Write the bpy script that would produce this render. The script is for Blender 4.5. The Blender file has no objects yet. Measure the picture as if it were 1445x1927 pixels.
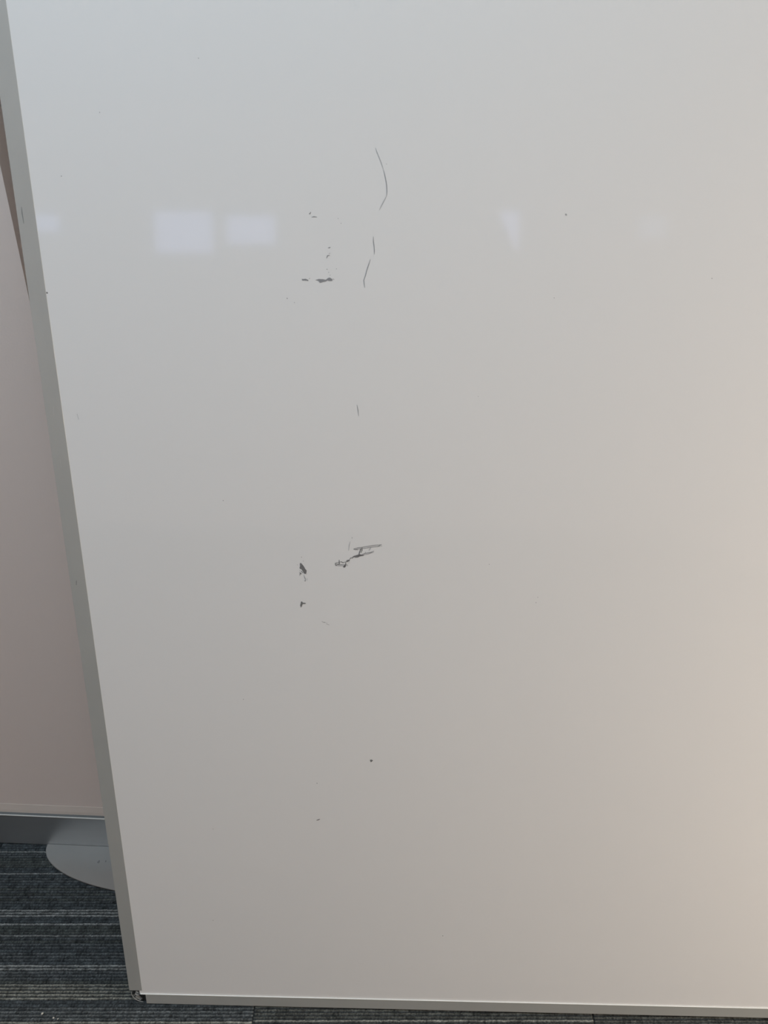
import bpy, math, random
import numpy as np
from mathutils import Matrix, Vector

random.seed(7)
rng = np.random.default_rng(7)
SC = bpy.context.scene
COL = SC.collection

# ------------------------------------------------------------------ camera
YAW, PITCH, ROLL, CAM_D, CAM_H = -0.051186, 0.491458, -0.00125, 0.92121, 1.18859
fw = Vector((math.sin(YAW)*math.cos(PITCH), math.cos(YAW)*math.cos(PITCH), -math.sin(PITCH)))
rt = Vector((math.cos(YAW), -math.sin(YAW), 0))
up = rt.cross(fw)
rt2 = rt*math.cos(ROLL) + up*math.sin(ROLL)
up2 = -rt*math.sin(ROLL) + up*math.cos(ROLL)
cam_data = bpy.data.cameras.new('camera')
cam = bpy.data.objects.new('camera', cam_data)
COL.objects.link(cam)
m = Matrix((rt2, up2, -fw)).transposed().to_4x4()
m.translation = Vector((0, -CAM_D, CAM_H))
cam.matrix_world = m
cam_data.sensor_fit = 'VERTICAL'
cam_data.sensor_height = 24.0
cam_data.lens = 24.0*1447.0/1927.0
cam_data.clip_start = 0.02
cam_data.dof.use_dof = True
cam_data.dof.focus_distance = 1.10
cam_data.dof.aperture_fstop = 18.0/2.0      # ~2 mm opening
SC.camera = cam

# ------------------------------------------------------------------ world, lamps, exposure
world = bpy.data.worlds.new('world'); SC.world = world
world.use_nodes = True
world.node_tree.nodes['Background'].inputs[0].default_value = (0.75, 0.87, 1.0, 1)
world.node_tree.nodes['Background'].inputs[1].default_value = 0.3

def area(name, loc, aim, sx, sy, power, col):
    d = bpy.data.lights.new(name, 'AREA'); d.shape = 'RECTANGLE'
    d.size, d.size_y, d.energy, d.color = sx, sy, power, col
    o = bpy.data.objects.new(name, d); COL.objects.link(o)
    o.location = loc
    o.rotation_euler = (Vector(aim)-Vector(loc)).to_track_quat('-Z', 'Y').to_euler()
    return o
# two added fill lamps, cool from the left and warm from the right,
# the ceiling panel above the board
area('left_cool_fill', (-3.12, -1.0, 1.9), (0, -1.0, 1.5), 1.3, 0.9, 8.5, (0.90, 0.96, 1.0))  # added cool fill; the left wall has no opening here
area('right_warm_fill', (1.86, -0.68, 0.65), (0.5, -0.5, 0.65), 0.6, 0.8, 32.0, (1.0, 0.86, 0.71))  # added to warm the board's right side; no opening in this wall
area('ceiling_panel_light', (-0.2, -0.6, 2.55), (-0.2, -0.6, 0), 0.56, 0.56, 12.5, (0.60, 0.83, 1.0))
area('ceiling_panel_light', (-1.3, -0.6, 2.55), (-1.3, -0.6, 0), 0.56, 0.56, 11.5, (0.72, 0.85, 1.0))  # second panel, added to steepen the falloff down the left side
vs = SC.view_settings
vs.view_transform = 'Standard'; vs.look = 'None'; vs.gamma = 1.0
vs.use_curve_mapping = False
vs.exposure = -0.07

# ------------------------------------------------------------------ helpers
def obj(name, verts, faces, mat, parent=None, smooth=False, mats=None):
    me = bpy.data.meshes.new(name)
    me.from_pydata([tuple(v) for v in verts], [], faces)
    for mm in (mats or [mat]): me.materials.append(mm)
    if smooth:
        me.polygons.foreach_set('use_smooth', [True]*len(me.polygons))
    me.update()
    o = bpy.data.objects.new(name, me); COL.objects.link(o)
    if parent: o.parent = parent
    return o

def tag(o, label=None, cat=None, group=None, kind=None):
    if label: o['label'] = label
    if cat: o['category'] = cat
    if group: o['group'] = group
    if kind: o['kind'] = kind
    return o

def box_geo(x0, x1, y0, y1, z0, z1):
    v = [(x0,y0,z0),(x1,y0,z0),(x1,y1,z0),(x0,y1,z0),(x0,y0,z1),(x1,y0,z1),(x1,y1,z1),(x0,y1,z1)]
    f = [(0,3,2,1),(4,5,6,7),(0,1,5,4),(1,2,6,5),(2,3,7,6),(3,0,4,7)]
    return v, f

def box(name, b, mat, parent=None, bevel=0.0):
    o = obj(name, *box_geo(*b), mat, parent)
    if bevel:
        md = o.modifiers.new('bevel', 'BEVEL'); md.width = bevel; md.segments = 3
        md.limit_method = 'NONE'
    return o

def boxes(name, bs, mat, parent=None):
    V, F = [], []
    for b in bs:
        v, f = box_geo(*b); n = len(V); V += v; F += [tuple(i+n for i in q) for q in f]
    return obj(name, V, F, mat, parent)

def extrude_x(name, prof, x0, x1, mat, parent=None):
    """profile: closed (y, z) outline, swept along x"""
    n = len(prof)
    v = [(x0, y, z) for y, z in prof] + [(x1, y, z) for y, z in prof]
    f = [(i, (i+1) % n, n+(i+1) % n, n+i) for i in range(n)]
    f += [tuple(range(n))[::-1], tuple(range(n, 2*n))]
    return obj(name, v, f, mat, parent)

def mat(name, col, rough=0.5, metal=0.0, spec=0.5, noise=0.0, nscale=30.0, bump=0.0, bscale=200.0, stretch=None, coat=0.0):
    m = bpy.data.materials.new(name); m.use_nodes = True
    nt = m.node_tree; b = nt.nodes['Principled BSDF']
    b.inputs['Base Color'].default_value = (*col, 1)
    b.inputs['Roughness'].default_value = rough
    b.inputs['Metallic'].default_value = metal
    b.inputs['Specular IOR Level'].default_value = spec
    b.inputs['Coat Weight'].default_value = coat
    tc = nt.nodes.new('ShaderNodeTexCoord')
    src = tc.outputs['Object']
    if stretch:
        mp = nt.nodes.new('ShaderNodeMapping'); mp.inputs['Scale'].default_value = stretch
        nt.links.new(src, mp.inputs[0]); src = mp.outputs[0]
    if noise:
        nz = nt.nodes.new('ShaderNodeTexNoise'); nz.inputs['Scale'].default_value = nscale
        nz.inputs['Detail'].default_value = 4
        nt.links.new(src, nz.inputs['Vector'])
        mx = nt.nodes.new('ShaderNodeMix'); mx.data_type = 'RGBA'
        mx.inputs['A'].default_value = (*[c*(1-noise) for c in col], 1)
        mx.inputs['B'].default_value = (*[min(1, c*(1+noise)) for c in col], 1)
        nt.links.new(nz.outputs['Fac'], mx.inputs['Factor'])
        nt.links.new(mx.outputs['Result'], b.inputs['Base Color'])
    if bump:
        n2 = nt.nodes.new('ShaderNodeTexNoise'); n2.inputs['Scale'].default_value = bscale
        n2.inputs['Detail'].default_value = 3
        nt.links.new(src, n2.inputs['Vector'])
        bp = nt.nodes.new('ShaderNodeBump'); bp.inputs['Strength'].default_value = bump
        bp.inputs['Distance'].default_value = 0.001
        nt.links.new(n2.outputs['Fac'], bp.inputs['Height'])
        nt.links.new(bp.outputs['Normal'], b.inputs['Normal'])
    return m

def emit(name, col, strength):
    m = bpy.data.materials.new(name); m.use_nodes = True
    nt = m.node_tree; nt.nodes.clear()
    e = nt.nodes.new('ShaderNodeEmission'); e.inputs[0].default_value = (*col, 1); e.inputs[1].default_value = strength
    o = nt.nodes.new('ShaderNodeOutputMaterial'); nt.links.new(e.outputs[0], o.inputs[0])
    return m

M_WALL = mat('painted_plaster', (0.93, 0.815, 0.75), 0.75, spec=0.25, noise=0.015, nscale=3, bump=0.15, bscale=350)
M_BEAD = mat('painted_wall_bead', (0.72, 0.63, 0.56), 0.6, noise=0.03, nscale=12)
M_CEIL = mat('ceiling_board', (0.80, 0.80, 0.78), 0.9, noise=0.02)
M_SKIRT = mat('satin_grey_skirting', (0.52, 0.545, 0.56), 0.44, metal=0.8, noise=0.05, nscale=60, stretch=(0.2, 1, 1))
M_LIP = mat('skirting_edge_highlight', (0.72, 0.72, 0.69), 0.35, metal=0.3)  # edge highlight put into a paler base colour
M_GROOVE = mat('skirting_top', (0.13, 0.14, 0.14), 0.6, metal=0.0)
M_PLATE = mat('brushed_steel_plate', (0.40, 0.40, 0.385), 0.36, metal=0.7, noise=0.04, nscale=40)
M_EDGE = mat('dull_plate_edge', (0.10, 0.10, 0.095), 0.7)
M_BOARD = mat('white_enamel', (0.84, 0.84, 0.835), 0.055, spec=0.5, noise=0.006, nscale=2.5)
M_BACK = mat('galvanised_back', (0.45, 0.46, 0.46), 0.5, metal=0.6)
M_ALU = mat('satin_aluminium', (0.535, 0.545, 0.525), 0.42, metal=0.35, noise=0.06, nscale=14, bump=0.05, bscale=300)
M_TRIM = mat('panel_edge', (0.85, 0.85, 0.82), 0.4)
M_PLASTIC = mat('broken_black_plastic', (0.045, 0.048, 0.05), 0.4, noise=0.3, nscale=300)
M_RIM = mat('worn_grey_plastic', (0.24, 0.25, 0.25), 0.4, noise=0.3, nscale=400)
M_CHIP = mat('bare_dark_chip', (0.19, 0.192, 0.195), 0.55, noise=0.35, nscale=700)
M_MARK = mat('dark_scuff', (0.29, 0.295, 0.31), 0.5, noise=0.2, nscale=800)
M_FAINT = mat('faint_scratch', (0.42, 0.425, 0.44), 0.4)
M_NICK = mat('bright_nick', (0.62, 0.63, 0.62), 0.35, metal=0.5)
M_CRUMB = mat('pale_crumb', (0.50, 0.49, 0.44), 0.9)
M_PANE = emit('daylit_pane', (0.52, 0.60, 1.0), 2.7)
M_PANE_DIM = emit('dim_daylit_pane', (0.6, 0.7, 1.0), 1.1)
M_SLAB = mat('floor_screed', (0.12, 0.12, 0.12), 0.9)
M_WIN = mat('white_window_frame', (0.7, 0.7, 0.69), 0.4)
M_PANE_MASK = mat('grey_pane_mask', (0.35, 0.35, 0.36), 0.9)  # for the added wedge that covers part of a pane
M_LED = emit('lit_diffuser', (0.8, 0.93, 1.0), 0.6)

# ------------------------------------------------------------------ room shell
XL, XR, YB, ZC = -3.2, 1.9, -4.2, 2.6
CX = -0.47785          # the outer wall corner beside the board
REC = 0.085            # how far the wall behind the board steps back
floor = tag(box('floor', (XL, XR, YB, REC, -0.10, -0.0062), M_SLAB), kind='structure')
def s(o): return tag(o, kind='structure')
TZ = 0.0748
# wall faces start above the skirting; bevelled bead at the foot of the plaster
s(box('wall_front_left', (XL, CX, 0.0, 0.22, 0.0, ZC), M_WALL))
s(box('wall_front', (CX, XR, REC, 0.22, 0.0, ZC), M_WALL))
s(box('wall_left', (XL-0.12, XL, YB-0.12, 0.22, 0.0, ZC), M_WALL))
s(box('wall_right', (XR, XR+0.12, YB-0.12, 0.22, 0.0, ZC), M_WALL))
s(box('wall_back', (XL, XR, YB-0.12, YB, 0.0, ZC), M_WALL))
s(box('ceiling', (XL-0.12, XR+0.12, YB-0.12, 0.22, ZC, ZC+0.1), M_CEIL))
bead = s(extrude_x('trim_1', [(0.0, TZ), (-0.0035, TZ), (-0.0028, TZ+0.006), (-0.0005, TZ+0.017), (0.0, TZ+0.018)][::-1], XL, CX, M_BEAD))

def skirting(name, x0, x1, yoff):
    r = bpy.data.objects.new(name, None); COL.objects.link(r); r.location = (x0, yoff, 0)
    tag(r, kind='structure')
    L = x1-x0
    box('skirting_board', (0, L, -0.0096, 0.0, 0.001, TZ-0.0012), M_SKIRT, r)
    tag(box('top_channel', (0, L, -0.0084, 0.0, TZ-0.0012, TZ), M_GROOVE, r), 'dark channel along the top of the skirting')
    tag(box('edge_lip', (0, L, -0.0104, -0.0084, TZ-0.0014, TZ+0.0002), M_LIP, r, 0.0003), 'lip on the top edge of the skirting, highlight painted in its pale colour')
    return r
skirting('baseboard_front_left', XL, CX+0.0096, 0.0)
skirting('baseboard_front', CX+0.0096, XR, REC)

# rear wall windows, high under a lowered blind: bright daylit panes
def window(name, x0, x1, z0, z1, splits, pm=None):
    r = bpy.data.objects.new(name, None); COL.objects.link(r); r.location = (x0, YB, z0); tag(r, kind='structure')
    w, h, t = x1-x0, z1-z0, 0.025
    boxes('window_frame', [(-t, w+t, 0, 0.03, -t, 0), (-t, w+t, 0, 0.03, h, h+t), (-t, 0, 0, 0.03, 0, h), (w, w+t, 0, 0.03, 0, h)]
          + [(q-x0-0.012, q-x0+0.012, 0, 0.03, 0, h) for q in splits], M_WIN, r)
    xs = [x0]+splits+[x1]
    for a, b in zip(xs[:-1], xs[1:]):
        box('pane', (a-x0+(0.012 if a != x0 else 0), b-x0-(0.012 if b != x1 else 0), 0.002, 0.008, 0, h), pm or M_PANE, r)
    return r
window('window_1', -1.46, -1.10, 1.71, 1.955, [])
window('window_5', -1.02, -0.72, 1.765, 1.935, [])
window('window_2', -2.20, -2.04, 1.83, 1.93, [])
w3 = window('window_3', 0.65, 0.77, 1.74, 1.97, [])
cu = obj('pane_mask', [(0.0, 0.034, -0.02), (0.11, 0.034, -0.02), (0.0, 0.034, 0.20), (0.0, 0.038, -0.02), (0.11, 0.038, -0.02), (0.0, 0.038, 0.20)],  # unseen wedge, added to cut the pane's reflection to a slanted streak
         [(0,1,2), (5,4,3), (0,3,4,1), (1,4,5,2), (2,5,3,0)], M_PANE_MASK, w3)
window('window_4', 1.50, 1.67, 1.82, 1.95, [], M_PANE_DIM)

# ceiling light panel (above the photograph)
for lx, ly, lab in ((-0.2, -0.6, 'square ceiling light panel right above the leaning whiteboard'), (-1.3, -0.6, 'extra square ceiling light panel added nearer the left wall')):
    r = bpy.data.objects.new('ceiling_light', None); COL.objects.link(r); r.location = (lx, ly, ZC)
    tag(r, lab, 'light', 'ceiling light panels')
    boxes('light_frame', [(-0.31, 0.31, -0.31, -0.29, -0.04, 0), (-0.31, 0.31, 0.29, 0.31, -0.04, 0), (-0.31, -0.29, -0.29, 0.29, -0.04, 0), (0.29, 0.31, -0.29, 0.29, -0.04, 0)], M_WIN, r)
    box('diffuser', (-0.29, 0.29, -0.29, 0.29, -0.035, -0.03), M_LED, r)

# ------------------------------------------------------------------ carpet tiles
ANG = math.radians(2.9)
PITCH_R = 0.00492
ROW0 = 0.0096
def carpet_mat():
    m = bpy.data.materials.new('loop_pile_carpet'); m.use_nodes = True
    nt = m.node_tree; b = nt.nodes['Principled BSDF']
    b.inputs['Roughness'].default_value = 0.95; b.inputs['Specular IOR Level'].default_value = 0.12
    at = nt.nodes.new('ShaderNodeVertexColor'); at.layer_name = 'yarn'
    tc = nt.nodes.new('ShaderNodeTexCoord')
    nz = nt.nodes.new('ShaderNodeTexNoise'); nz.inputs['Scale'].default_value = 420; nz.inputs['Detail'].default_value = 3
    nt.links.new(tc.outputs['Object'], nz.inputs['Vector'])
    rp = nt.nodes.new('ShaderNodeMapRange'); rp.inputs[1].default_value = 0.3; rp.inputs[2].default_value = 0.7
    rp.inputs[3].default_value = 0.55; rp.inputs[4].default_value = 1.45
    nt.links.new(nz.outputs['Fac'], rp.inputs[0])
    mx = nt.nodes.new('ShaderNodeVectorMath'); mx.operation = 'SCALE'
    nt.links.new(at.outputs['Color'], mx.inputs[0]); nt.links.new(rp.outputs[0], mx.inputs['Scale'])
    nt.links.new(mx.outputs[0], b.inputs['Base Color'])
    bp = nt.nodes.new('ShaderNodeBump'); bp.inputs['Strength'].default_value = 0.6; bp.inputs['Distance'].default_value = 0.0008
    nt.links.new(nz.outputs['Fac'], bp.inputs['Height']); nt.links.new(bp.outputs['Normal'], b.inputs['Normal'])
    return m
M_CARPET = carpet_mat()
DARK = np.array([0.034, 0.039, 0.042]); SLATE = np.array([0.048, 0.056, 0.060]); OLIVE = np.array([0.052, 0.058, 0.055])
GREY = np.array([0.24, 0.25, 0.24]); SAND = np.array([0.235, 0.235, 0.20])
BRIGHT = {0: GREY*0.8, 9: GREY*0.8, 23: GREY, 24: GREY, 25: GREY, 28: GREY*1.1, 32: GREY*0.8, 42: GREY, 43: GREY,
          48: SAND*0.8, 49: SAND*0.8, 50: SAND*0.85, 51: SAND, 52: SAND*1.1, 59: SAND*1.1}
FAINT = {1: .5, 2: .4, 11: .35, 12: .4, 14: .3, 16: .3, 18: .3, 20: .3, 33: .25, 35: .4, 36: .3, 38: .5, 39: .45, 40: .3,
         44: .45, 45: .4, 46: .35, 55: .6, 56: .8, 57: .75, 58: .7, 60: .5, 61: .6}
def row_colour(k, right):
    if k in BRIGHT: return BRIGHT[k], 1
    if right and k > 50 and k in FAINT: return SAND*(FAINT[k]*0.55), 1
    if k in FAINT: return SLATE + (GREY-SLATE)*FAINT[k]*0.42, 1
    if k < 0 or k > 62:
        h = (k*7919) % 23
        if h in (3, 4, 11): return GREY*0.9, 1
    return (SLATE if (k//7) % 2 else OLIVE), 0

def tile_mesh(name, L, v0, v1, nu, right=False, shift=0.0):
    """one cut carpet tile: ribs of yarn along u, made as real ridges"""
    k_hi = int(math.floor((ROW0+shift - v0)/PITCH_R)); k_lo = int(math.ceil((ROW0+shift - v1)/PITCH_R))
    us = np.linspace(0.0007, L-0.0007, nu+1)
    lines, cols, zs = [], [], []
    prev = None
    def smooth(n, w):
        a = rng.standard_normal(n+w); kk = np.ones(w)/w
        return np.convolve(a, kk, 'valid')[:n]*math.sqrt(w)
    for k in range(k_hi, k_lo-1, -1):
        c, lit = row_colour(k, right)
        vc = ROW0 + shift - k*PITCH_R
        if nu > 2:
            wob = smooth(nu+1, 14)*0.00022 + rng.standard_normal(nu+1)*0.00022
            tone = np.clip(1 + smooth(nu+1, 5)*0.16 + rng.standard_normal(nu+1)*0.17, 0.35, 1.7)
            hz = rng.standard_normal(nu+1)*0.00022
        else:
            wob = np.zeros(nu+1); tone = np.ones(nu+1); hz = np.zeros(nu+1)
        for off, h, wt in ((-0.5, -0.0011, 0), (-0.22, -0.0003, 0.32 if lit else 1), (0.0, 0.0, 1), (0.22, -0.0003, 0.32 if lit else 1)):
            lines.append(np.clip(vc + off*PITCH_R + (wob if off > -0.5 else 0), v0+0.0004, v1-0.0004))
            zs.append(h + (hz if off > -0.5 else 0) - 0.0003)
            base = DARK*0.8 if off == -0.5 else DARK
            cols.append((base[None] + (c-base)[None]*wt)*tone[:, None])
    nl = len(lines)
    V = np.zeros((nl+2, nu+1, 3)); C = np.ones((nl+2, nu+1, 4))
    for i in range(nl):
        V[i+1, :, 0] = us; V[i+1, :, 1] = lines[i]; V[i+1, :, 2] = zs[i]; C[i+1, :, :3] = cols[i]
    for i, v in ((0, v0+0.0004), (nl+1, v1-0.0004)):
        V[i, :, 0] = us; V[i, :, 1] = v; V[i, :, 2] = -0.0062; C[i, :, :3] = DARK
    # the two short sides drop down as well
    side = V.copy()[:, [0, -1], :]; side[:, :, 2] = -0.0062
    nv = (nl+2)*(nu+1)
    verts = np.concatenate([V.reshape(-1, 3), side[:, 0], side[:, 1]])
    colr = np.concatenate([C.reshape(-1, 4), C[:, 0], C[:, -1]])
    idx = np.arange(nv).reshape(nl+2, nu+1)
    q = np.stack([idx[:-1, :-1], idx[:-1, 1:], idx[1:, 1:], idx[1:, :-1]], -1).reshape(-1, 4)
    sl = nv + np.arange(nl+2); sr = sl + nl+2
    ql = np.stack([sl[:-1], idx[:-1, 0], idx[1:, 0], sl[1:]], -1)
    qr = np.stack([idx[:-1, -1], sr[:-1], sr[1:], idx[1:, -1]], -1)
    F = np.concatenate([q, ql, qr])
    me = bpy.data.meshes.new(name)
    me.vertices.add(len(verts)); me.vertices.foreach_set('co', verts.astype(np.float32).ravel())
    me.loops.add(F.size); me.loops.foreach_set('vertex_index', F.astype(np.int32).ravel())
    me.polygons.add(len(F)); me.polygons.foreach_set('loop_start', np.arange(0, F.size, 4, dtype=np.int32))
    me.polygons.foreach_set('loop_total', np.full(len(F), 4, dtype=np.int32))
    me.update(calc_edges=True); me.validate()
    ca = me.color_attributes.new('yarn', 'FLOAT_COLOR', 'POINT')
    ca.data.foreach_set('color', np.clip(colr, 0, 1).astype(np.float32).ravel())
    me.materials.append(M_CARPET)
    return me
U0, V0, T = -0.2405, -0.470, 0.5
rotm = Matrix.Rotation(ANG, 4, 'Z')
def put_tile(me, u, v=0.0):
    o = bpy.data.objects.new('carpet_tile', me); COL.objects.link(o); o.parent = floor
    o.matrix_local = rotm @ Matrix.Translation((u, v, 0))
    return o
put_tile(tile_mesh('carpet_tile', T, V0, V0+T, 230), U0-T)
put_tile(tile_mesh('carpet_tile', T, V0, V0+T, 200, True, 0.0022), U0)
put_tile(tile_mesh('carpet_tile', T, V0, V0+T, 200, True, -0.0035), U0+T)
far = tile_mesh('carpet_tile', T, V0, V0+T, 2)
cut = tile_mesh('carpet_tile', T, V0+T, V0+T+0.12, 2)
for j in range(0, 9):
    for i in range(-6, 4):
        u = U0+i*T
        cxw = rotm @ Vector((u+T/2, V0+T/2-j*T, 0))
        if cxw.x < XL+0.05 or cxw.x > XR-0.05 or cxw.y < YB+0.05: continue
        if j == 0 and i in (-1, 0, 1): continue
        put_tile(far, u, -j*T)
for i in range(-6, 4):
    cxw = rotm @ Vector((U0+i*T+T/2, 0.08, 0))
    if XL+0.05 < cxw.x < XR-0.05: put_tile(cut, U0+i*T)

# ------------------------------------------------------------------ half-oval floor plate against the skirting
px0, pa, pb, py, ph = -0.407, 0.25, 0.0917, -0.0100, 0.0028
N = 56
ring = [(px0 - pa*math.cos(math.pi*i/N), py - pb*math.sin(math.pi*i/N)) for i in range(N+1)]
def plate_geo(inset, z): return [(px0+(x-px0)*(1-inset/pa), py-0.0+(y-py)*(1-inset/pb), z) for x, y in ring]
V = [(x-px0, y-py, z) for x, y, z in plate_geo(0, 0.0005)+plate_geo(0, ph-0.0008)+plate_geo(0.0004, ph)]
n = N+1
F = [tuple(range(n))[::-1], tuple(range(2*n, 3*n))]
for a in (0, n):
    F += [(a+i, a+(i+1) % n, a+n+(i+1) % n, a+n+i) for i in range(n)]
plate = obj('floor_plate', V, F, None, mats=[M_PLATE, M_EDGE])
for f_ in plate.data.polygons[2:2+N+1]: f_.material_index = 1
plate.location = (px0, py, 0)
tag(plate, 'flat half-oval grey metal plate on the carpet against the skirting', 'plate')
def disc(name, x, y, z, r, m, parent, seed=0, asp=1.0):
    rr = random.Random(seed); k = 9
    pts = [(x+r*(0.7+0.5*rr.random())*math.cos(2*math.pi*i/k), y+asp*r*(0.7+0.5*rr.random())*math.sin(2*math.pi*i/k)) for i in range(k)]
    v = [(a, b, z) for a, b in pts]+[(a, b, z+0.0002) for a, b in pts]
    f = [tuple(range(k))[::-1], tuple(range(k, 2*k))]+[(i, (i+1) % k, k+(i+1) % k, k+i) for i in range(k)]
    return obj(name, v, f, m, parent)
PLM = mat('plate_scuff', (0.20, 0.20, 0.195), 0.6)
disc('scuff_mark', -0.5505-px0, -0.0415-py, ph, 0.0022, PLM, plate, 3, 1.6)
disc('scuff_mark', -0.5385-px0, -0.0400-py, ph, 0.0014, PLM, plate, 4, 1.4)

# ------------------------------------------------------------------ crumbs
for (x, y, r, lab, sd) in [(-0.5384, -0.2960, 0.0018, 'largest of three pale crumbs on the dark carpet, left of the board corner', 1),
                           (-0.5192, -0.3010, 0.0014, 'middle one of three pale crumbs on the dark carpet', 2),
                           (-0.5120, -0.3020, 0.0011, 'smallest of three pale crumbs, nearest the board corner', 3)]:
    rr = random.Random(sd)
    v, f = [], []
    for a in range(3):
        for b in range(6):
            th = 2*math.pi*b/6; q = (0.75, 1.0, 0.5)[a]*r*(0.7+0.6*rr.random())
            v.append((q*math.cos(th), q*math.sin(th), (0, 0.5, 1.0)[a]*r))
    for a in range(2):
        for b in range(6): f.append((a*6+b, a*6+(b+1) % 6, a*6+6+(b+1) % 6, a*6+6+b))
    f += [tuple(range(6))[::-1], tuple(range(12, 18))]
    c = obj('crumb', v, f, M_CRUMB); c.location = (x, y, -0.0004)
    tag(c, lab, 'crumb', 'pale crumbs on the carpet')

# ------------------------------------------------------------------ the whiteboard, leaning on the wall
AL, BE, BX, BY, IP = 0.164741, 0.023879, -0.412538, -0.273781, 0.005179
e = Vector((math.cos(BE), math.sin(BE), 0)); nn = Vector((-math.sin(BE), math.cos(BE), 0))
u = Vector((0, 0, 1))*math.cos(AL) + nn*math.sin(AL)
e2 = e*math.cos(IP)+u*math.sin(IP); u2 = -e*math.sin(IP)+u*math.cos(IP)
back = e2.cross(u2); back = back if back.y > 0 else -back      # local: x along, y away from the camera, z up the board
BW, BH, RW = 1.16, 1.76, 0.01906
board = bpy.data.objects.new('whiteboard', None); COL.objects.link(board)
mb = Matrix((e2, back, u2)).transposed().to_4x4(); mb.translation = Vector((BX, BY, 0.0))
board.matrix_world = mb
tag(board, 'tall scratched white enamel whiteboard with grey aluminium frame leaning against the wall', 'whiteboard')
surf = box('writing_surface', (0.0149, BW-0.012, 0.0, 0.006, 0.0180, BH-0.012), M_BOARD, board)
box('backing_sheet', (0.012, BW-0.012, 0.006, 0.012, 0.012, BH-0.012), M_BACK, board)

def rail(name, b, label=None):
    o = box(name, b, M_ALU, board, 0.0002)
    if label: tag(o, label)
    return o
rail_l = rail('frame_rail', (0.0, RW, -0.0002, 0.0165, 0.0245, BH-0.02))
rail_b = rail('frame_rail', (0.0238, BW-0.02, -0.0012, 0.0165, 0.0004, RW-0.0008))
rail_r = rail('frame_rail', (BW-RW, BW, -0.0012, 0.0165, 0.02, BH-0.02))
rail_t = rail('frame_rail', (0.02, BW-0.02, -0.0012, 0.0165, BH-RW, BH))
tag(box('edge_strip', (0.0160, BW-RW, -0.0015, -0.0001, RW-0.0009, RW+0.0001), M_TRIM, board, 0.0003), 'thin white edge strip above the bottom rail')
# corner caps; the one in view is broken, with a curved lip and torn tabs left
for (cxp, czp) in ((BW-0.0215, 0.0), (BW-0.0215, BH-0.0215), (0.0, BH-0.0215)):
    box('corner_cap', (cxp, cxp+0.0215, -0.0018, 0.017, czp, czp+0.0215), M_RIM, board, 0.004)
def tube(name, pts, r, m, parent, seg=8):
    V, F = [], []
    pts = [Vector(q) for q in pts]
    for i, q in enumerate(pts):
        t = (pts[min(i+1, len(pts)-1)]-pts[max(i-1, 0)]).normalized()
        a = t.cross(Vector((0, 1, 0.01))).normalized(); b = t.cross(a)
        for j in range(seg):
            th = 2*math.pi*j/seg
            V.append(q+(a*math.cos(th)+b*math.sin(th))*r*(0.6 if i in (0, len(pts)-1) else 1))
    for i in range(len(pts)-1):
        for j in range(seg):
            F.append((i*seg+j, i*seg+(j+1) % seg, (i+1)*seg+(j+1) % seg, (i+1)*seg+j))
    F += [tuple(range(seg))[::-1], tuple(range((len(pts)-1)*seg, len(pts)*seg))]
    return obj(name, V, F, m, parent, smooth=True)
cc = 0.0185
arc = [(cc - 0.0165*math.cos(t), cc - 0.0172*math.sin(t)) for t in [math.radians(a) for a in range(-8, 91, 7)]]
core = [(x*0.95+cc*0.05, z*0.95+cc*0.05) for x, z in arc] + [(0.0185, 0.0165), (0.0185, 0.0215), (0.0035, 0.0225)]
k = len(core)
cap = obj('corner_cap', [(x, 0.004, z) for x, z in core]+[(x, 0.0155, z) for x, z in core],
          [tuple(range(k)), tuple(range(k, 2*k))[::-1]]+[(i, k+i, k+(i+1) % k, (i+1) % k) for i in range(k)], M_PLASTIC, board)
tag(cap, 'broken dark corner cap at the bottom left of the frame')
tag(tube('cap_lip', [(x, 0.0008, z) for x, z in arc], 0.00062, M_RIM, cap), 'curved grey lip left from the broken cap')
box('rail_tongue', (0.0190, 0.0240, 0.0035, 0.0135, 0.0015, 0.0150), M_PLASTIC, cap)
for i, (a, b, c2, d) in enumerate([(0.0075, 0.0172, 0.0128, 0.0152), (0.0128, 0.0152, 0.0150, 0.0188), (0.0090, 0.0215, 0.0130, 0.0195)]):
    dx, dz = c2-a, d-b; l = math.hypot(dx, dz); ox, oz = -dz/l*0.0006, dx/l*0.0006
    P4 = [(a+ox, b+oz), (c2+ox, d+oz), (c2-ox, d-oz), (a-ox, b-oz)]
    obj('torn_tab', [(x, -0.0006, z) for x, z in P4]+[(x, 0.004, z) for x, z in P4],
        [(0,1,2,3), (7,6,5,4), (0,4,5,1), (1,5,6,2), (2,6,7,3), (3,7,4,0)], M_NICK if i == 0 else M_RIM, cap)
obj('plastic_web', [(0.0070, 0.001, 0.0100), (0.0140, 0.001, 0.0035), (0.0165, 0.003, 0.0055), (0.0100, 0.003, 0.0130), (0.007, 0.005, 0.010), (0.014, 0.005, 0.0035), (0.0165, 0.006, 0.0055), (0.010, 0.006, 0.013)],
    [(0,1,2,3), (7,6,5,4), (0,4,5,1), (1,5,6,2), (2,6,7,3), (3,7,4,0)], M_RIM, cap)

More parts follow.
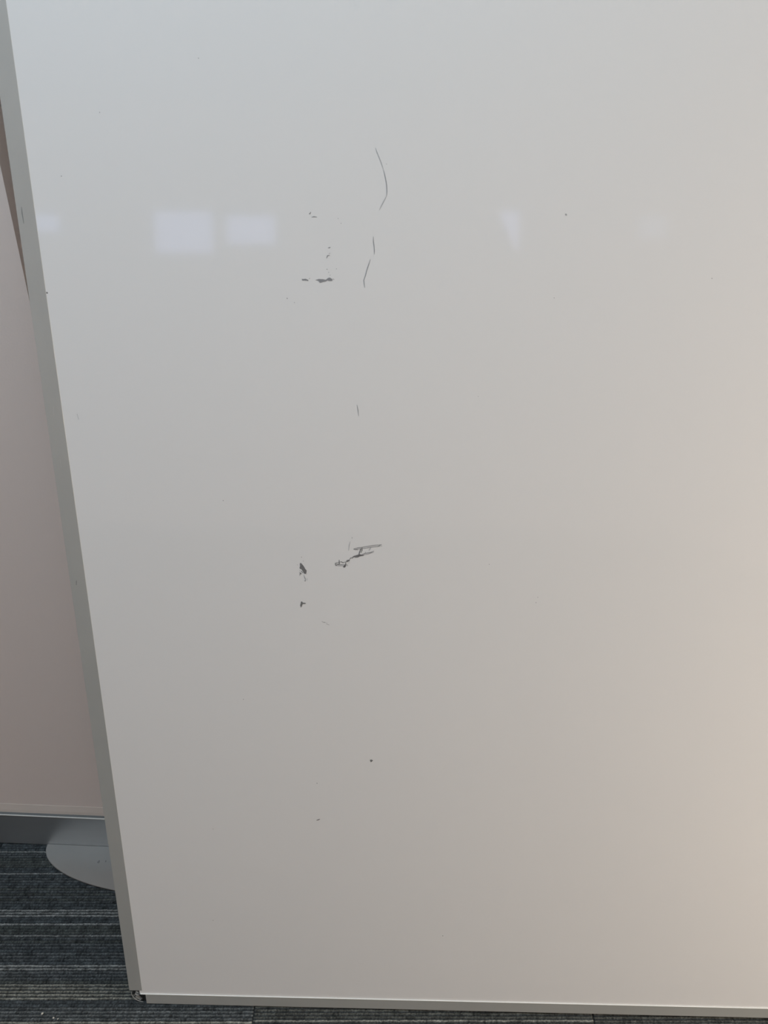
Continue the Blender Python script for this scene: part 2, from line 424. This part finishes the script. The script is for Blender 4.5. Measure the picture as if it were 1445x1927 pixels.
# marks on the enamel: positions in mm on the board, from its bottom left corner.  L = stroke of given width, P = outlined patch
MARKS = [
  ('scuff_mark','L',1,1.09,[(303.19,1099.2),(304.12,1099.43),(305.17,1101.13)]),
  ('scuff_mark','L',1,1.01,[(305.84,1096.24),(308.36,1096.62),(311.27,1096.38)]),
  ('scuff_mark','L',1,1.01,[(322.0,1066.18),(323.18,1066.41),(324.46,1066.97)]),
  ('scuff_mark','L',1,1.01,[(320.22,1056.04),(321.13,1058.6),(323.68,1059.15)]),
  ('scuff_mark','L',2,0.78,[(322.7,1060.6),(324.15,1061.39)]),
  ('scuff_mark','L',1,1.25,[(319.77,1045.33),(320.95,1045.0)]),
  ('scuff_mark','P',1,0,[(293.64,1035.61),(294.91,1035.2),(297.06,1035.61),(298.75,1035.03),(300.19,1034.54),(300.15,1033.32),(298.28,1033.73),(295.72,1033.81),(293.67,1033.98)]),
  ('scuff_mark','L',2,0.94,[(300.91,1035.6),(302.21,1036.17)]),
  ('scuff_mark','P',1,0,[(307.28,1034.62),(309.42,1034.78),(310.71,1035.19),(312.43,1035.43),(315.84,1035.18),(318.64,1034.53),(320.55,1035.99),(323.13,1036.8),(324.39,1035.99),(325.82,1035.17),(325.78,1033.54),(323.04,1033.13),(320.5,1033.95),(318.33,1032.73),(315.33,1032.16),(312.31,1031.26),(311.91,1032.33),(311.09,1033.55),(308.97,1033.96)]),
  ('scuff_mark','L',1,1.01,[(326.34,1035.58),(327.6,1034.76)]),
  ('speck','P',2,0,[(332.64,1095.07),(332.97,1095.26),(333.46,1094.99),(333.33,1094.46),(332.79,1094.54)]),
  ('speck','P',2,0,[(321.57,1042.33),(321.91,1042.52),(322.41,1042.24),(322.27,1041.69),(321.72,1041.77)]),
  ('speck','P',2,0,[(323.03,1039.48),(323.37,1039.68),(323.87,1039.4),(323.73,1038.84),(323.19,1038.92)]),
  ('speck','P',2,0,[(329.9,1045.8),(330.24,1045.99),(330.73,1045.71),(330.59,1045.16),(330.05,1045.24)]),
  ('speck','P',2,0,[(335.54,1090.39),(335.88,1090.59),(336.36,1090.32),(336.23,1089.78),(335.7,1089.86)]),
  ('scratch','L',1,0.74,[(369.11,1077.31),(369.16,1072.42),(369.96,1066.88),(370.11,1062.9),(370.01,1059.87)]),
  ('scratch','L',1,0.7,[(365.84,1054.92),(363.94,1049.3),(361.94,1043.65),(360.62,1038.79),(358.79,1033.91),(359.25,1029.83),(359.82,1026.56)]),
  ('scratch','L',2,0.7,[(371.79,1160.71),(373.31,1156.49),(375.23,1152.25),(377.53,1146.93),(379.84,1140.16)]),
  ('scratch','L',1,0.74,[(379.84,1140.16),(381.0,1135.87),(381.97,1131.56),(382.94,1126.15),(383.25,1120.73),(382.94,1116.37)]),
  ('scratch','L',2,0.62,[(382.94,1116.37),(380.57,1112.01),(378.2,1107.99),(375.42,1102.86)]),
  ('speck','P',2,0,[(382.39,1146.05),(382.69,1146.22),(383.14,1145.97),(383.03,1145.5),(382.54,1145.57)]),
  ('scratch','L',2,0.62,[(339.85,740.28),(338.45,734.24),(337.75,728.66)]),
  ('speck','P',2,0,[(341.52,744.99),(341.97,745.29),(342.64,744.87),(342.46,744.03),(341.73,744.15)]),
  ('speck','P',2,0,[(281.11,720.09),(281.55,720.38),(282.18,719.98),(281.99,719.17),(281.3,719.28)]),
  ('speck','P',2,0,[(283.07,715.04),(283.4,715.26),(283.89,714.96),(283.74,714.34),(283.21,714.42)]),
  ('speck','P',2,0,[(276.08,710.05),(276.39,710.25),(276.83,709.97),(276.7,709.4),(276.21,709.47)]),
  ('paint_chip','P',0,0,[(278.26,654.19),(277.84,657.32),(278.9,661.74),(280.25,662.05),(281.08,660.49),(284.2,660.33),(284.87,658.87),(282.81,658.65),(280.94,658.83),(280.24,656.86),(279.08,654.39)]),
  ('scratch','L',2,0.78,[(303.32,635.68),(305.8,634.31),(307.59,633.93)]),
  ('scratch','L',2,0.7,[(306.27,634.91),(310.27,633.17)]),
  ('scratch','L',1,0.78,[(308.89,632.15),(312.46,630.8)]),
  ('paint_chip','P',0,0,[(279.61,711.63),(280.33,712.38),(281.9,711.28),(283.21,709.18),(284.95,706.46),(285.81,704.48),(287.02,702.99),(287.06,700.74),(286.3,698.74),(284.89,697.97),(284.0,698.97),(283.13,700.71),(282.05,702.69),(280.96,704.43),(279.36,704.91),(278.83,706.15),(279.49,708.4)]),
  ('scuff_mark','L',1,1.4,[(280.76,702.06),(281.52,700.69),(282.4,699.45)]),
  ('scuff_mark','L',1,1.01,[(278.95,703.16),(279.61,702.42)]),
  ('paint_chip','P',0,0,[(278.98,700.92),(279.85,699.43),(281.21,698.56),(281.06,697.81),(279.81,698.18),(279.17,696.67),(278.45,696.03),(279.0,698.42),(278.84,700.17)]),
  ('scratch','L',2,0.86,[(283.58,696.96),(284.51,693.71),(285.58,691.21),(285.64,689.7)]),
  ('scuff_mark','P',1,0,[(284.0,689.18),(284.84,689.94),(285.76,689.7),(285.49,688.69),(284.33,688.68)]),
  ('scratch','L',2,0.78,[(287.36,692.48),(287.38,689.71)]),
  ('scuff_mark','L',2,1.17,[(286.63,698.12),(287.44,698.37)]),
  ('scratch','L',1,0.78,[(343.86,730.83),(348.66,732.3),(353.91,732.86),(359.64,734.03),(367.75,735.47),(376.79,736.47)]),
  ('scratch','L',1,0.7,[(343.37,729.8),(348.64,730.77),(355.8,731.54),(362.97,732.78),(367.73,733.59),(372.02,733.98),(374.41,735.43),(377.03,736.72)]),
  ('scratch','L',1,0.7,[(372.02,733.98),(377.26,734.79)]),
  ('scratch','L',1,0.94,[(343.63,731.08),(346.24,729.82),(349.1,729.59)]),
  ('scratch','L',0,1.17,[(349.49,722.67),(350.48,725.76),(351.97,730.39),(352.94,731.67)]),
  ('scratch','L',0,1.01,[(352.4,725.78),(353.63,729.38),(353.81,732.86)]),
  ('scratch','L',2,0.78,[(361.74,728.68),(362.95,730.99),(364.16,732.94)]),
  ('scratch','L',1,0.86,[(348.52,721.63),(353.33,723.47),(357.17,725.3),(360.52,725.85),(363.87,726.65),(367.7,728.47)]),
  ('scratch','L',2,0.7,[(352.36,722.18),(356.2,723.5),(360.99,724.57),(365.3,726.14),(367.69,726.93)]),
  ('scratch','L',1,0.78,[(357.43,727.36),(357.17,725.2)]),
  ('scratch','L',0,1.01,[(338.38,716.89),(340.34,719.49),(341.77,718.99),(343.24,721.07)]),
  ('scratch','L',0,1.09,[(334.27,714.79),(333.96,711.16),(332.96,709.07),(331.26,708.02)]),
  ('scratch','L',0,1.09,[(326.38,716.79),(326.23,714.2),(326.52,712.13),(326.02,710.83),(323.36,710.54),(322.37,709.23),(321.69,711.05),(321.96,712.35),(325.82,713.16)]),
  ('scratch','L',0,0.94,[(326.8,713.94),(328.73,714.32),(330.63,713.2),(333.53,714.01)]),
  ('scratch','L',1,0.78,[(323.36,710.54),(329.14,710.7),(336.36,710.66)]),
  ('scratch','L',1,0.78,[(322.61,709.24),(329.11,709.14),(336.82,709.52)]),
  ('scratch','L',2,0.7,[(336.39,712.74),(339.05,713.43)]),
  ('paint_chip','P',0,0,[(341.77,718.73),(343.25,721.58),(345.66,722.38),(349.5,723.7),(350.94,724.22),(353.32,723.21),(356.19,722.98),(355.23,722.2),(351.39,721.4),(348.98,720.09),(345.62,719.8),(343.71,720.3)]),
  ('paint_chip','P',0,0,[(334.52,715.31),(335.98,716.61),(338.62,716.9),(338.59,715.09),(336.42,714.29),(334.73,714.02)]),
  ('paint_chip','P',0,0,[(330.77,707.91),(332.5,710.11),(333.69,709.6),(333.91,708.04),(332.43,706.57)]),
  ('paint_chip','P',0,0,[(360.73,436.54),(362.65,437.12),(364.56,435.52),(363.01,433.68),(361.85,432.75),(360.87,434.55)]),
  ('paint_chip','L',0,1.48,[(287.94,338.69),(290.35,339.71),(292.77,341.01)]),
  ('scratch','L',1,0.7,[(349.93,902.07),(350.96,896.15),(351.61,889.34)]),
  ('scratch','L',2,0.78,[(35.19,890.89),(36.36,884.3)]),
  ('speck','P',2,0,[(483.06,911.94),(483.35,912.13),(483.82,911.86),(483.72,911.33),(483.23,911.4)]),
  ('speck','P',1,0,[(276.6,1016.04),(277.06,1016.31),(277.72,1015.93),(277.52,1015.17),(276.79,1015.28)]),
  ('speck','P',2,0,[(284.32,1011.59),(284.67,1011.8),(285.17,1011.51),(285.02,1010.94),(284.47,1011.02)]),
  ('speck','P',1,0,[(192.72,789.89),(193.13,790.16),(193.7,789.8),(193.5,789.07),(192.86,789.17)]),
  ('speck','P',1,0,[(503.27,712.84),(503.61,713.08),(504.15,712.75),(504.04,712.08),(503.47,712.17)]),
  ('speck','P',2,0,[(563.0,670.79),(563.34,671.04),(563.9,670.7),(563.81,670.02),(563.22,670.11)]),
  ('speck','P',1,0,[(561.28,663.78),(561.62,664.03),(562.18,663.69),(562.08,663.01),(561.5,663.1)]),
  ('speck','P',1,0,[(558.57,1016.38),(558.89,1016.59),(559.41,1016.3),(559.32,1015.74),(558.78,1015.82)]),
  ('speck','P',1,0,[(720.22,1035.8),(720.58,1036.03),(721.22,1035.7),(721.16,1035.04),(720.51,1035.13)]),
  ('speck','P',1,0,[(50.83,1136.32),(51.3,1136.57),(51.91,1136.22),(51.65,1135.52),(50.95,1135.62)]),
  ('speck','P',2,0,[(199.86,1240.99),(200.29,1241.21),(200.89,1240.89),(200.68,1240.26),(200.02,1240.35)]),
  ('speck','P',2,0,[(97.29,1194.38),(97.75,1194.62),(98.35,1194.28),(98.11,1193.62),(97.43,1193.72)]),
  ('speck','P',2,0,[(564.38,1098.43),(565.2,1098.93),(566.54,1098.22),(566.33,1096.8),(564.91,1097.01)]),
  ('speck','P',1,0,[(461.17,142.45),(461.65,142.85),(462.38,142.33),(462.23,141.22),(461.44,141.36)]),
  ('speck','P',0,0,[(19.15,1022.12),(20.0,1022.59),(21.07,1021.94),(20.59,1020.64),(19.35,1020.82)]),
  ('speck','P',2,0,[(134.65,162.02),(135.13,162.4),(135.78,161.91),(135.53,160.88),(134.8,161.0)]),
  ('speck','P',2,0,[(200.07,524.97),(200.53,525.28),(201.15,524.86),(200.94,523.99),(200.24,524.1)]),
  ('speck','P',2,0,[(146.51,321.81),(146.91,322.1),(147.44,321.71),(147.24,320.9),(146.64,321.0)]),
  ('speck','P',2,0,[(289.8,398.99),(290.38,399.42),(291.21,398.85),(290.96,397.67),(290.05,397.82)]),
]
TONE = (M_CHIP, M_MARK, M_FAINT)
def signed(p): return sum(p[i][0]*p[(i+1) % len(p)][1]-p[(i+1) % len(p)][0]*p[i][1] for i in range(len(p)))
def mark(name, kind, tone, w, pts, parent=None, y=-0.00012, m=None):
    pts = [(a/1000, b/1000) for a, b in pts]
    if kind == 'L':
        w = w/2000; Lf, Rt = [], []
        for i, (x, z) in enumerate(pts):
            x0, z0 = pts[max(i-1, 0)]; x1, z1 = pts[min(i+1, len(pts)-1)]
            l = math.hypot(x1-x0, z1-z0) or 1; ox, oz = -(z1-z0)/l*w, (x1-x0)/l*w
            t = 0.45 if i in (0, len(pts)-1) else 1.0
            Lf.append((x+ox*t, z+oz*t)); Rt.append((x-ox*t, z-oz*t))
        v = [(x, y, z) for x, z in Lf+Rt]; n = len(pts)
        f = [(i, i+1, n+i+1, n+i) for i in range(n-1)]
    else:
        if signed(pts) < 0: pts = pts[::-1]
        big = max(p[0] for p in pts)-min(p[0] for p in pts) > 0.003
        if big:                                   # flaked, ragged outline
            q = []
            for i, (x, z) in enumerate(pts):
                x1, z1 = pts[(i+1) % len(pts)]; l = math.hypot(x1-x, z1-z) or 1
                q.append((x, z))
                k = int(l/0.0009)
                for j in range(1, k+1):
                    d = random.uniform(-1, 1)*0.00022; f_ = j/(k+1)
                    q.append((x+(x1-x)*f_-(z1-z)/l*d, z+(z1-z)*f_+(x1-x)/l*d))
            pts = q
        n = len(pts); v = [(x, y, z) for x, z in pts]+[(x, -0.00001, z) for x, z in pts]
        f = [tuple(range(n))]+[(i, n+i, n+(i+1) % n, (i+1) % n) for i in range(n)]
    return obj(name, v, f, m or TONE[tone], parent or surf)
for nm, kd, tn, wd, pp in MARKS:
    mark(nm, kd, tn, wd, pp)
# wear on the left rail
M_DENT = mat('rail_scuff', (0.27, 0.285, 0.28), 0.5, metal=0.3)
mark('scuff_mark', 'L', 1, 1.1, [(5.8, 1107), (5.5, 1101), (5.7, 1091)], rail_l, -0.00028, M_DENT)
mark('scratch', 'L', 1, 0.7, [(9.8, 899), (8.6, 889)], rail_l, -0.00028, M_NICK)
mark('scratch', 'L', 1, 0.9, [(8.9, 838), (8.7, 828)], rail_l, -0.00028, M_NICK)
mark('scuff_mark', 'L', 1, 1.3, [(7.9, 687), (6.9, 681)], rail_l, -0.00028, M_CHIP)
mark('scratch', 'L', 1, 1.2, [(5.0, 594), (5.9, 590.5)], rail_l, -0.00028, M_NICK)
